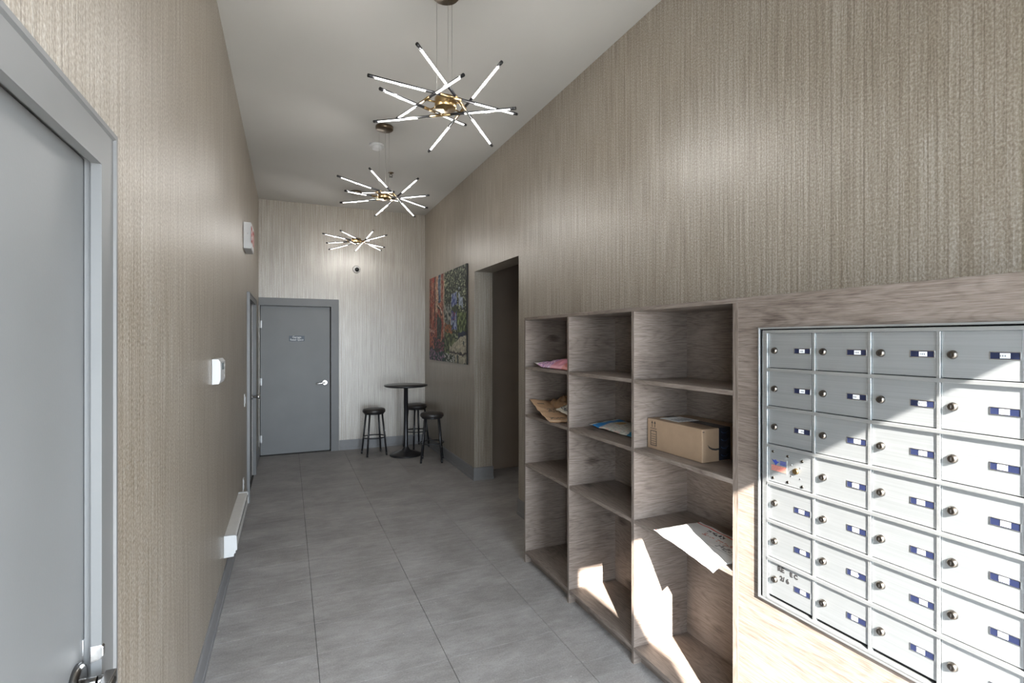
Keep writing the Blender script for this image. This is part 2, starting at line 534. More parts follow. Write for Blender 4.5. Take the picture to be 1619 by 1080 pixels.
structure(MB().box(-0.56, 2.2, YF - 0.15, YB + 0.2, ZC, ZC + 0.1).obj('ceiling', 'ceil'), 'flat pale grey painted ceiling high over the corridor')

wl = MB()   # left wall with recesses for two doors
wl.box(-0.56, XL, YF, 0.34, 0, ZC).box(-0.56, XL, 0.34, 1.33, 1.99, ZC).box(-0.56, XL, 1.33, 5.62, 0, ZC)
wl.box(-0.56, XL, 5.62, 6.70, 2.03, ZC).box(-0.56, XL, 6.70, YB, 0, ZC).box(-0.58, -0.56, YF, YB, 0, ZC)  # last box: backing added behind the door recesses against light leaks
structure(wl.obj('wall_left', 'paper'), 'left wall in beige ribbed wall covering')
wr = MB()
wr.box(XR, XR + 0.22, YF, 4.217, 0, ZC).box(XR, XR + 0.22, 4.217, 5.424, 2.37, ZC).box(XR, XR + 0.22, 5.424, YB, 0, ZC)
structure(wr.obj('wall_right', 'paper'), 'right wall in beige ribbed wall covering with an open doorway')
wb_ = MB()
wb_.box(-0.56, -0.36, YB, YB + 0.2, 0, ZC).box(-0.36, 0.56, YB, YB + 0.2, 2.085, ZC).box(0.56, 2.15, YB, YB + 0.2, 0, ZC)
structure(wb_.obj('wall_back', 'paper'), 'end wall in pale ribbed wall covering')
wf = MB()
wf.box(-0.56, 2.15, YF - 0.15, YF, 2.32, ZC).box(1.55, 2.15, YF - 0.15, YF, 0, 2.31).box(-0.56, XL, YF - 0.15, YF, 0, 2.31)
structure(wf.obj('wall_front', 'plaster'), 'entrance wall behind the camera with a wide opening')
structure(B('trim_1', 'frame', (0.255, 0.368, YF - 0.13, YF - 0.02, 0, 2.32)), 'entrance door post behind the camera')  # unseen post, made wider to stop a streak of sun on the floor
# side hall
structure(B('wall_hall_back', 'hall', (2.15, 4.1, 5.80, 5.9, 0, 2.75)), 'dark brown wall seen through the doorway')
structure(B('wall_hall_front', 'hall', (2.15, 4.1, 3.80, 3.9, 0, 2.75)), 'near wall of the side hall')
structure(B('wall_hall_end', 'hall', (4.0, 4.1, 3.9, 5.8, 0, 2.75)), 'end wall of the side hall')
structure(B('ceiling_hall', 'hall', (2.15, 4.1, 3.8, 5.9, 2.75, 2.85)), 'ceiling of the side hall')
structure(B('wall_back_core', 'plaster', (-0.6, 2.2, YB + 0.2, YB + 0.26, -0.08, ZC + 0.1)), 'sheet added behind the end wall to stop light leaks')  # added backing, keeps sky light from leaking round the back door
# ground outside the entrance, and an added unseen block stopping sun on its left
structure(B('pier_outside', 'plaster', (-3.85, -2.80, -8.4, -8.0, -0.05, 7.6)), 'tall masonry pier outside, shading the left of the entrance')
structure(B('ground_outside', 'concrete', (-9, 10, -14, YF - 0.15, -0.12, -0.02)), 'concrete paving outside the entrance')

# baseboards
def base_profile(path, inward, name, label):
    """painted board with a rounded top and a shoe line; path in XY, inward = unit normal into the room"""
    prof = [(0, 0), (0.014, 0), (0.014, 0.030), (0.010, 0.034), (0.010, 0.132), (0.006, 0.145), (0, 0.145)]
    mb = MB(); nrm = inward; K = len(path); R = []
    for i, (x, y) in enumerate(path):
        ni = nrm[i]
        R.append([(x + ni[0] * t, y + ni[1] * t, z) for t, z in prof])
    mb.rings(R, smooth=False)
    return structure(mb.obj(name, 'base'), label)
base_profile([(XL, 1.385), (XL, 5.545)], [(1, 0), (1, 0)], 'baseboard_left', 'grey painted baseboard along the left wall')
base_profile([(XL, 6.775), (XL, YB)], [(1, 0), (1, 0)], 'baseboard_left_far', 'short grey baseboard past the side door')
base_profile([(0.672, YB), (XR, YB)], [(0, -1), (0, -1)], 'baseboard_back', 'grey baseboard under the end wall')
base_profile([(XR, YB), (XR, 5.424), (XR + 0.22, 5.424), (XR + 0.22, 5.80)], [(-1, 0), (-1, -1), (1, -1), (1, 0)],
             'baseboard_right', 'grey baseboard wrapping the far jamb of the doorway')
base_profile([(XR + .22, 4.217), (XR, 4.217), (XR, 3.31)], [(1, 1), (-1, 1), (-1, 0)], 'baseboard_right_near', 'grey baseboard beside the parcel shelves')

# ------------------------------------------------------------------ doors
def frame_ring(steps, fixed, axis, name, mat, parent, closed_bottom=False):
    """door casing: steps = list of (depth coordinate, offset from opening); swept round the opening (three sides)"""
    (a0, a1, ztop) = fixed
    R = []
    def pt(d, a, z): return (d, a, z) if axis == 'X' else (a, d, z)
    for key in ('l0', 'l1', 'r1', 'r0'):
        ring = []
        for d, o in steps:
            a = a0 - o if key[0] == 'l' else a1 + o
            z = 0 if key[1] == '0' else ztop + o
            ring.append(pt(d, a, z))
        R.append(ring)
    return MB().rings(R, smooth=False).obj(name, mat, parent)

# near left door (cut by the frame edge)
d1 = setting('door_1', 'grey painted steel door nearest on the left wall', 'door', (-0.385, 0.34, 0))
B('door_leaf', 'leaf', (-0.43, -0.386, 0.352, 1.312, 0.008, 1.972), d1, 0.0015)
# casing: (X depth, offset outward from the opening edge at 1.296)
frame_ring([(-0.45, 0.020), (-0.384, 0.020), (-0.384, 0.012), (-0.370, 0.012), (-0.370, 0.0), (-0.352, 0.0),
            (-0.352, 0.074), (-0.347, 0.078), (-0.347, 0.088), (-0.371, 0.090), (-0.371, 0.040), (-0.45, 0.040)],
           (0.366, 1.296, 1.962), 'X', 'door_frame', 'frame', d1)
mb = MB()
mb.lathe([(0.0, 0.0), (0.040, 0.0), (0.040, 0.006), (0.037, 0.011), (0.030, 0.013), (0.0, 0.013)][1:-1], (-0.386, 1.262, 0.915), 40, 'X')
ros = mb.obj('lever_handle', 'iron', d1)
mb = MB().cyl((-0.378, 1.262, 0.915), (-0.350, 1.262, 0.915), 0.012, 0.011, 20)
mb.path([(-0.350, 1.262, 0.915), (-0.334, 1.266, 0.914), (-0.328, 1.255, 0.914), (-0.326, 1.23, 0.913), (-0.326, 1.15, 0.911)], 0.0115, 14)
mb.prism([(-0.3405, 1.279, 0.905), (-0.3405, 1.279, 0.926), (-0.322, 1.279, 0.926), (-0.322, 1.279, 0.905)], (0, -0.135, 0))
mb.obj('lever', 'iron', ros, 0.003)
mb = MB().box(-0.3865, -0.3835, 1.300, 1.3225, 0.925, 0.985)
mb.obj('latch_plate', 'chrome', d1, 0.001)
mb = MB().prism([(-0.372, 1.3075, 0.935), (-0.352, 1.3075, 0.942), (-0.349, 1.3075, 0.948), (-0.349, 1.3075, 0.966), (-0.353, 1.3075, 0.971), (-0.372, 1.3075, 0.971)], (0, -0.0125, 0))
mb.obj('strike_lip', 'chrome', d1, 0.002)

# side door, far end of the left wall
d2 = setting('door_2', 'grey side door seen edge on at the far end of the left wall', 'door', (-0.385, 5.6, 0))
B('door_leaf', 'leaf', (-0.43, -0.392, 5.634, 6.685, 0.008, 2.012), d2, 0.0015)
frame_ring([(-0.45, 0.012), (-0.386, 0.012), (-0.386, 0.0), (-0.350, 0.0), (-0.350, 0.045), (-0.345, 0.050), (-0.345, 0.058),
            (-0.371, 0.060), (-0.371, 0.030), (-0.45, 0.030)], (5.625, 6.695, 2.01), 'X', 'door_frame', 'frame', d2)
for z in (1.80, 1.02, 0.24):
    MB().cyl((-0.385, 5.632, z - 0.05), (-0.385, 5.632, z + 0.05), 0.007, n=12).obj('hinge', 'hinge', d2)
mb = MB().lathe([(0.033, 0.0), (0.033, 0.006), (0.026, 0.012)], (-0.392, 6.62, 0.93), 24, 'X')
kn = mb.obj('door_knob', 'chrome', d2)
MB().lathe([(0.011, 0.0), (0.011, 0.035), (0.022, 0.048), (0.028, 0.062), (0.024, 0.078), (0.010, 0.084)], (-0.384, 6.62, 0.93), 24, 'X').obj('knob_grip', 'chrome', kn)
sg = B('door_sign', 'signblue', (-0.392, -0.388, 6.02, 6.26, 1.53, 1.67), d2, 0.001)

# back door
d3 = setting('door_3', 'grey steel door in the end wall with a small sign', 'door', (0.1, YB, 0))
B('door_leaf', 'leaf', (-0.352, 0.546, YB + 0.028, YB + 0.072, 0.012, 2.066), d3, 0.0015)
frame_ring([(YB + 0.10, 0.012), (YB + 0.030, 0.012), (YB + 0.030, 0.005), (YB + 0.012, 0.005), (YB + 0.012, -0.002), (YB - 0.016, -0.002), (YB - 0.016, 0.104),
            (YB - 0.001, 0.106), (YB - 0.001, 0.03), (YB + 0.10, 0.03)], (-0.368, 0.562, 2.072), 'Y', 'door_frame', 'frame', d3)
for z in (1.81, 1.02, 0.235):
    mb = MB().cyl((-0.357, YB + 0.020, z - 0.055), (-0.357, YB + 0.020, z + 0.055), 0.008, n=12)
    mb.box(-0.357, -0.330, YB + 0.024, YB + 0.029, z - 0.05, z + 0.05)
    mb.obj('hinge', 'hinge', d3)
rose = MB().lathe([(0.036, 0.0), (0.036, -0.006), (0.030, -0.012)], (0.478, YB + 0.028, 0.985), 28, 'Y').obj('lever_handle', 'chrome', d3)
mb = MB().cyl((0.478, YB + 0.02, 0.985), (0.478, YB - 0.030, 0.985), 0.011, n=16)
mb.path([(0.478, YB - 0.030, 0.985), (0.468, YB - 0.038, 0.984), (0.44, YB - 0.040, 0.982), (0.375, YB - 0.040, 0.975), (0.36, YB - 0.036, 0.974)], 0.0105, 12)
mb.obj('lever', 'chrome', rose)
sg = B('door_sign', 'signblue', (0.008, 0.208, YB + 0.025, YB + 0.029, 1.578, 1.652), d3, 0.001)
text('lettering', 'Garage', 0.040, 'card', sg, (0.108, YB + 0.0245, 1.633), (1, 0, 0), (0, 0, 1), bold=0.0006)
text('lettering', 'Retail Space', 0.036, 'card', sg, (0.108, YB + 0.0245, 1.598), (1, 0, 0), (0, 0, 1), bold=0.0006)
B('threshold', 'grout', (-0.36, 0.56, YB + 0.0, YB + 0.08, -0.003, 0.008), d3)

# entrance leaf standing open outside, behind the camera
d4 = setting('door_4', 'entrance door leaf standing open outside behind the camera', 'door', (0.4, YF - 0.1, 0))
B('door_leaf', 'leaf', (0.36, 0.40, YF - 0.91, YF - 0.131, 0.01, 2.205), d4, 0.002)
MB().path([(0.44, YF - 0.88, 0.8), (0.48, YF - 0.88, 0.8), (0.48, YF - 0.88, 1.2), (0.44, YF - 0.88, 1.2)], 0.012).obj('pull_handle', 'chrome', d4)

# ------------------------------------------------------------------ parcel shelf unit
T = 0.019
XBK = 1.893
ys = [(3.283, 3.302), (2.667, 2.686), (2.036, 2.055), (1.411, 1.430)]
sh = thing('parcel_shelf_unit', 'light oak parcel shelves of twelve open pigeonholes along the right wall', 'shelves', (1.72, 2.36, 0))
B('top_board', 'wood_y', (XF, XR - .001, 1.411, 3.302, 1.739, 1.758), sh, 0.0008)
B('back_panel', 'wood_y', (XBK, XBK + 0.012, 1.430, 3.283, 0.0, 1.739), sh)
for k, (a, b_) in enumerate(ys):
    nm = 'side_panel' if k in (0, 3) else 'divider'
    p = B(nm, 'wood_x', (XF + .0008, XR - .001 if k in (0, 3) else XBK, a, b_, 0.0, 1.739), sh)
    B('edge_band', 'wood_z', (XF - 0.0002, XF + 0.0008, a, b_, 0.0, 1.739), p)
for k in range(3):
    y1, y0 = ys[k][0], ys[k + 1][1]
    for z in (1.405, 1.065, 0.712, 0.083):
        B('shelf', 'wood_y', (XF + 0.001, XBK, y0, y1, z - T, z), sh, 0.0008)
    B('toe_kick', 'wood_y', (XF + 0.045, XF + 0.060, y0, y1, 0.0, 0.064), sh)

# ------------------------------------------------------------------ mailbox surround
MY0, MY1, MZ0, MZ1 = 0.558, 1.309, 0.676, 1.643      # mailbox trim outer size
su = thing('mailbox_surround', 'light oak panelled cabinet framing the metal mailboxes', 'cabinet', (1.74, 0.5, 0))
mb = MB()
h0, h1, v0_, v1_ = MY0 + 0.006, MY1 - 0.006, MZ0 + 0.006, MZ1 - 0.006
mb.box(XF, XF + T, YF + .002, h0, 0, 1.739).box(XF, XF + T, h1, 1.4105, 0, 1.739)
mb.box(XF, XF + T, h0, h1, 0, v0_).box(XF, XF + T, h0, h1, v1_, 1.739)
bmesh.ops.remove_doubles(mb.bm, verts=mb.bm.verts[:], dist=1e-5)
mb.obj('front_panel', 'wood_y', su)
B('top_board', 'wood_y', (XF, XR - .001, YF + .002, 1.4105, 1.739, 1.758), su, 0.0008)
B('edge_band', 'wood_z', (XF - 0.0006, XF + 0.004, 1.4045, 1.4105, 0, 1.739), su)
B('side_panel', 'wood_x', (XF + T, XR - .001, 1.392, 1.4105, 0, 1.739), su)

# ------------------------------------------------------------------ mailboxes
mbx = thing('mailbox_unit', 'brushed aluminium wall of small locking mailboxes set in the oak panel', 'mailbox', (XF, 0.93, MZ0))
def ring_frame(x0, x1, y0, y1, z0, z1, w):
    m = MB(); m.box(x0, x1, y0, y0 + w, z0, z1).box(x0, x1, y1 - w, y1, z0, z1)
    m.box(x0, x1, y0 + w, y1 - w, z0, z0 + w).box(x0, x1, y0 + w, y1 - w, z1 - w, z1); return m
ring_frame(XF - 0.010, XF + 0.02, MY0, MY1, MZ0, MZ1, 0.006).obj('trim_frame', 'alu_rail', mbx, 0.0008)
MB().box(XF + 0.012, XF + 0.045, MY0 + 0.007, MY1 - 0.007, MZ0 + 0.007, MZ1 - 0.007).obj('mailbox_body', 'ink', mbx)
XD = XF - 0.001                     # door face
cols = [1.273, 1.1015, 0.930, 0.7585, 0.587]
pitch = 0.1331; ztop = 1.622
st = MB()
st.box(XF - 0.006, XF + 0.01, cols[0], cols[0] + 0.020, MZ0 + 0.0075, MZ1 - 0.0105)
st.obj('side_stile', 'alu_rail', mbx, 0.001)
B('side_stile', 'alu_rail', (XF - 0.006, XF + 0.01, MY0 + 0.009, cols[4], MZ0 + 0.0075, MZ1 - 0.0105), mbx, 0.001)
for c in cols[1:4]:
    B('stile', 'alu_rail', (XF - 0.0045, XF + 0.01, c - 0.0045, c + 0.0045, MZ0 + 0.01, ztop), mbx, 0.001)
for r in range(8):
    z = ztop - r * pitch
    zb = z - 0.0005 if r else z
    zt = z + 0.0105
    if r == 0: zt = MZ1 - 0.0105
    if r == 7: zb, zt = MZ0 + 0.0075, z + 0.002
    B('rail', 'alu_rail', (XF - 0.0085, XF + 0.01, MY0 + 0.010, cols[0] + 0.0005, zb, zt), mbx, 0.0015)
dw = cols[0] - cols[1] - 0.0095
dh = pitch - 0.0135
def door_mesh():
    return MB().box(XD, XD + 0.004, -dw, -0.001, -dh, 0)
def make_door(y, z):
    """door hangs from its upper far corner (y, z)"""
    o = MB().box(0, 0.004, -dw, -0.0012, -dh, 0).obj('mailbox_door', 'alu', None, 0.0008)
    o.parent = mbx; o.location = (XD - XF, y - 0.93, z - MZ0)
    lk = MB().lathe([(0.0115, 0.0), (0.0112, -0.003), (0.0095, -0.009), (0.0066, -0.0105)], (0, -0.026, -0.060), 20, 'X')
    l = lk.obj('lock', 'nickel', None); l.parent = o
    ln = MB().box(-0.0112, -0.0100, -0.0272, -0.0248, -0.064, -0.056).obj('keyhole', 'ink', None); ln.parent = o
    hd = ring_frame(-0.0014, 0.0, -0.158, -0.100, -0.0695, -0.0505, 0.0016).obj('label_frame', 'chrome', None); hd.parent = o
    cd = MB().box(-0.0006, 0.0, -0.1566, -0.1014, -0.0681, -0.0519).obj('navy_strip', 'navy', None); cd.parent = o
    nc = MB().box(-0.0012, -0.0006, -0.138, -0.119, -0.0662, -0.0538).obj('name_card', 'card', None); nc.parent = o
    ni = MB()
    ni.box(-0.00135, -0.0012, -0.133, -0.130, -0.0628, -0.0578).box(-0.00135, -0.0012, -0.1285, -0.1255, -0.0628, -0.0578).box(-0.00135, -0.0012, -0.124, -0.122, -0.0628, -0.0578)
    q = ni.obj('name_print', 'greyink', None); q.parent = o
    return o
proto = None; doors = {}
for c in range(4):
    for r in range(7):
        if c == 0 and r == 3: continue
        y = cols[c] - (0.0008 if c == 0 else 0.0045); z = ztop - r * pitch - 0.0005
        if proto is None:
            proto = make_door(y, z); d = proto
        else:
            d = copy_tree(proto, mbx); d.location = (XD - XF, y - 0.93, z - MZ0)
            for ch in d.children:
                if ch.name.startswith('lock'):
                    pass
                if ch.name.startswith('name_'):
                    ch.location.y += random.uniform(-0.004, 0.006)
        doors[(c, r)] = d
# handwriting on the lowest door of the far column
dd = doors[(0, 6)]
off = Vector((XD - XF + XF, dd.location.y + 0.93, dd.location.z + MZ0))
for s_, yy, zz, sz in (('RE', 1.222, 0.8065, 0.023), ('E C', 1.173, 0.8035, 0.019), ('2/ 6', 1.208, 0.7755, 0.022)):
    t = text('handwriting', s_, sz, 'ink', None, (XD - 0.0006, yy, zz), (0, -1, 0), (0, 0.05, 1), bold=0.0009)
    t.data.transform(Matrix.Translation(-off)); t.parent = dd
# arrow lock panel, fourth from top in the far column
z = ztop - 3 * pitch - 0.0005; yA = cols[0] - 0.002
ml = MB().box(XD, XD + 0.004, yA - dw, yA, z - dh, z).obj('master_lock_panel', 'alu', mbx, 0.0008)
def disc(x, y, z, r, d, n=16): return MB().cyl((x, y, z), (x - d, y, z), r, r * 0.85, n)
disc(XD, yA - 0.105, z - 0.064, 0.0105, 0.006, 20).obj('lock', 'brass', ml)
for (dy, dz) in ((0.018, 0.014), (0.075, 0.020), (0.128, 0.026), (0.018, 0.106), (0.075, 0.108), (0.128, 0.110)):
    disc(XD, yA - dy, z - dz, 0.0050, 0.0025).obj('screw', 'nickel', ml)
for (dy, dz) in ((0.088, 0.046), (0.121, 0.050), (0.088, 0.084), (0.121, 0.086)):
    disc(XD, yA - dy, z - dz, 0.0022, 0.0015, 10).obj('rivet', 'chrome', ml)
pl = MB().box(XD - 0.0008, XD, yA - 0.072, yA - 0.010, z - 0.083, z - 0.036).obj('emblem_plate', 'alu_rail', ml)
def on_plate(poly, mat, name):
    return MB().prism([(XD - 0.0013, yA - y_, z - z_) for y_, z_ in poly], (0.0005, 0, 0)).obj(name, mat, ml)
on_plate([(0.013, 0.040), (0.022, 0.045), (0.029, 0.040), (0.035, 0.046), (0.044, 0.046), (0.036, 0.052), (0.029, 0.060), (0.024, 0.053), (0.017, 0.047)], 'blueprint', 'eagle_emblem')
for zz in (0.042, 0.047, 0.052):
    on_plate([(0.046, zz), (0.069, zz), (0.069, zz + 0.003), (0.046, zz + 0.003)], 'blueprint', 'print_line')
for zz in (0.061, 0.066, 0.071, 0.076):
    on_plate([(0.012, zz), (0.070, zz), (0.070, zz + 0.003), (0.012, zz + 0.003)], 'redpale', 'print_line')

# ------------------------------------------------------------------ chandeliers
FIX = [
 ((0.792, 2.698, 2.897), [((-0.446, -0.215, -0.037), (0.446, 0.029, 0.037)), ((-0.249, -0.381, 0.071), (0.386, 0.282, -0.071)), ((0.174, -0.387, 0.078), (0.04, 0.521, -0.078)), ((-0.05, -0.462, -0.07), (-0.178, 0.446, 0.07)), ((-0.389, -0.219, -0.092), (0.258, 0.419, 0.092)), ((-0.316, 0.468, 0.034), (0.344, -0.18, -0.034))],
  'starburst chandelier of six crossed light bars, nearest to the camera'),
 ((0.792, 4.633, 2.893), [((-0.43, -0.304, 0.036), (0.422, 0.11, -0.036)), ((-0.197, -0.45, 0.084), (0.345, 0.31, -0.084)), ((0.209, -0.411, 0.066), (-0.008, 0.503, -0.066)), ((-0.02, -0.549, -0.111), (-0.151, 0.365, 0.111)), ((-0.37, -0.319, -0.082), (0.214, 0.411, 0.082)), ((-0.342, 0.429, 0.01), (0.352, -0.221, -0.01))],
  'starburst chandelier of six crossed light bars, middle one of three'),
 ((0.807, 6.82, 2.88), [((-0.427, -0.234, 0.016), (0.4, 0.23, -0.016)), ((-0.234, -0.372, 0.043), (0.376, 0.349, -0.043)), ((0.143, -0.466, 0.054), (0.038, 0.473, -0.054)), ((-0.05, -0.46, -0.125), (-0.18, 0.44, 0.125)), ((-0.383, -0.265, -0.101), (0.242, 0.422, 0.101)), ((-0.309, 0.437, -0.063), (0.352, -0.232, 0.063))],
  'starburst chandelier of six crossed light bars, farthest, before the end wall'),
]
def half_tube(mb, p, q, r, n, a0, a1, dn):
    """partial tube shell between angles, measured from the 'down' side"""
    p, q = Vector(p), Vector(q); d = (q - p).normalized()
    down = (Vector(dn) - d * Vector(dn).dot(d)).normalized(); side = d.cross(down)
    out = []
    for e in (p, q):
        out.append([e + (down * math.cos(a0 + (a1 - a0) * k / n) + side * math.sin(a0 + (a1 - a0) * k / n)) * r for k in range(n + 1)])
    mb.rings(out)
for H, rods, lab in FIX:
    H = Vector(H)
    ch = thing('chandelier', lab, 'chandelier', (H.x, H.y, ZC), 'starburst chandeliers down the corridor')
    MB().lathe([(0.074, ZC), (0.077, ZC - 0.004), (0.077, ZC - 0.026), (0.072, ZC - 0.032), (0.010, ZC - 0.033)], (H.x, H.y, 0), 40).obj('canopy', 'bronze', ch)
    for a in (0.5, 2.6, 4.7):
        x, y = H.x + 0.05 * math.cos(a), H.y + 0.05 * math.sin(a)
        MB().cyl((x, y, ZC - 0.03), (x, y, H.z + 0.02), 0.0008, n=6).obj('suspension_wire', 'wire', ch)
    hub = MB().lathe([(0.020, H.z + 0.034), (0.056, H.z + 0.032), (0.060, H.z + 0.028), (0.060, H.z - 0.022), (0.057, H.z - 0.026), (0.012, H.z - 0.026), (0.009, H.z - 0.036)], (H.x, H.y, 0), 36).obj('hub', 'brass', ch)
    for a, b_ in rods:
        a, b_ = H + Vector(a), H + Vector(b_)
        mid = (a + b_) / 2
        L = lambda t: a.lerp(b_, t)
        r = 0.0078
        bar = MB().cyl(L(0.002), L(0.998), r * 0.96, n=14).obj('light_bar', 'black', ch)
        for t0, t1 in ((0.0, 0.036), (0.964, 1.0)):
            MB().cyl(L(t0), L(t1), r * 1.08, n=14).obj('end_cap', 'black', bar)
        MB().cyl(L(0.43), L(0.57), r * 1.08, n=14).obj('brass_sleeve', 'brass', bar)
        for t0, t1 in ((0.036, 0.334), (0.666, 0.964)):
            mb = MB(); half_tube(mb, L(t0), L(t1), r * 1.02, 12, math.radians(-74), math.radians(74), (0, 0, -1))
            mb.obj('led_tube', 'led', bar)
            ld = bpy.data.lights.new('led_light', 'POINT'); ld.energy = 1.3; ld.color = (1.0, 0.985, 0.96)
            ld.shadow_soft_size = 0.008
            lo = bpy.data.objects.new('led_light', ld); COL.objects.link(lo)
            lo.location = L((t0 + t1) / 2) - Vector((0, 0, 0.019))
        dv = (mid - H); dv.z = 0; n_ = dv.normalized()
        side = Vector((-n_.y, n_.x, 0)) * 0.018
        mb = MB()
        for sgn in (-1,):
            mb.cyl(H + n_ * 0.055 - side * 0.0, mid - n_ * 0.002, 0.0045, n=10)
        mb.obj('connector_arm', 'brass', ch)

# ------------------------------------------------------------------ ceiling fittings
sd = thing('smoke_detector', 'round white smoke detector on the ceiling behind the first chandelier', 'smoke detector', (0.798, 5.099, ZC))
MB().lathe([(0.073, ZC), (0.073, ZC - 0.014), (0.066, ZC - 0.018), (0.020, ZC - 0.0185)], (0.798, 5.099, 0), 36).obj('mounting_base', 'white', sd)
MB().lathe([(0.056, ZC - 0.018), (0.056, ZC - 0.024), (0.050, ZC - 0.040), (0.038, ZC - 0.048), (0.008, ZC - 0.050)], (0.798, 5.099, 0), 36).obj('sensor_cap', 'white', sd)
sp = thing('ceiling_sprinkler', 'tiny dark sprinkler head on the ceiling above the middle chandelier', 'sprinkler', (1.078, 5.885, ZC))
MB().lathe([(0.032, ZC), (0.030, ZC - 0.006), (0.012, ZC - 0.010), (0.010, ZC - 0.020)], (1.078, 5.885, 0), 20).obj('escutcheon', 'bronze', sp)
mb = MB()
for sx in (-1, 1):
    mb.path([(1.078 + 0.008 * sx, 5.885, ZC - 0.018), (1.078 + 0.018 * sx, 5.885, ZC - 0.032), (1.078 + 0.004 * sx, 5.885, ZC - 0.050)], 0.003, 6)
mb.lathe([(0.020, ZC - 0.050), (0.020, ZC - 0.053)], (1.078, 5.885, 0), 16)
mb.obj('deflector', 'black', sp)

# dome camera on the end wall
dc = thing('dome_camera', 'small round security camera on the end wall above the grey door', 'security camera', (0.911, YB, 2.628))
MB().lathe([(0.056, 0.0), (0.056, -0.012), (0.050, -0.022), (0.040, -0.028), (0.010, -0.030)], (0.911, YB, 2.628), 36, 'Y').obj('housing', 'almond', dc)
mb = MB(); bmesh.ops.create_uvsphere(mb.bm, u_segments=24, v_segments=16, radius=0.031, matrix=Matrix.Translation((0.915, YB - 0.034, 2.622)))
for f in mb.bm.faces: f.smooth = True
mb.obj('lens_dome', 'black', dc)

# exit sign
ex = thing('exit_sign', 'white boxed exit sign high on the left wall', 'sign', (XL, 5.33, 2.55))
B('sign_box', 'white', (XL + 0.001, -0.309, 5.155, 5.50, 2.425, 2.665), ex, 0.004)
fp = B('sign_face', 'card', (-0.309, -0.3065, 5.168, 5.488, 2.437, 2.653), ex, 0.001)
text('lettering', 'EXIT', 0.205, 'red', fp, (-0.306, 5.328, 2.545), (0, 1, 0), (0, 0, 1), bold=0.004).data.transform(Matrix.Identity(4))
MB().cyl((-0.34, 5.1545, 2.56), (-0.34, 5.152, 2.56), 0.004, n=10).obj('screw', 'chrome', ex)

# thermostat
th = thing('thermostat', 'white thermostat with a small display on the left wall', 'thermostat', (XL, 3.2, 1.43))
mb = MB().prism([(XL + 0.0005, 3.09, 1.497), (XL + 0.030, 3.09, 1.497), (XL + 0.042, 3.09, 1.480), (XL + 0.042, 3.09, 1.385), (XL + 0.034, 3.09, 1.362), (XL + 0.0005, 3.09, 1.360)], (0, 0.215, 0))
mb.obj('housing', 'white', th, 0.004, 3)
B('display', 'lcd', (XL + 0.042, XL + 0.0428, 3.15, 3.235, 1.435, 1.473), th)
for k in range(3): B('button', 'almond', (XL + 0.042, XL + 0.0440, 3.255, 3.275, 1.392 + k * 0.028, 1.406 + k * 0.028), th, 0.001)

# switch and outlet
def plate(nm, lab, cat, y, z, rocker):
    t = thing(nm, lab, cat, (XL, y, z))
    B('wall_plate', 'white', (XL, XL + 0.006, y - 0.036, y + 0.036, z - 0.058, z + 0.058), t, 0.002)
    if rocker: B('rocker', 'white', (XL + 0.006, XL + 0.011, y - 0.016, y + 0.016, z - 0.033, z + 0.033), t, 0.002)
    else:
        for dz in (-0.022, 0.022): B('socket', 'almond', (XL + 0.006, XL + 0.010, y - 0.017, y + 0.017, z + dz - 0.015, z + dz + 0.015), t, 0.002)
plate('light_switch', 'white light switch on the left wall beside the side door', 'switch', 5.28, 1.04, True)
plate('wall_outlet', 'white wall outlet low on the left wall behind the heater', 'outlet', 5.13, 0.30, False)

# baseboard heater
he = thing('baseboard_heater', 'long white electric baseboard heater low on the left wall', 'heater', (XL, 4.1, 0.23))
y0, y1 = 3.640, 4.66
prof = [(XL + 0.001, 0.360), (-0.312, 0.358), (-0.303, 0.350), (-0.300, 0.268), (-0.309, 0.264), (-0.309, 0.250), (-0.317, 0.246), (-0.319, 0.229), (XL + 0.001, 0.227)]
MB().prism([(x, y0 + 0.03, z) for x, z in prof], (0, y1 - y0 - 0.06, 0)).obj('heater_body', 'almond', he, 0.0015)
big = [(x + (0.003 if x > -0.36 else 0), z + (0.003 if z > 0.3 else -0.002)) for x, z in prof]
for ya in (y0, y1 - 0.03):
    MB().prism([(x, ya, z) for x, z in big], (0, 0.03, 0)).obj('end_cap', 'white', he, 0.0015)
B('louvre', 'grout', (-0.3085, -0.2995, y0 + 0.04, y1 - 0.04, 0.336, 0.340), he)

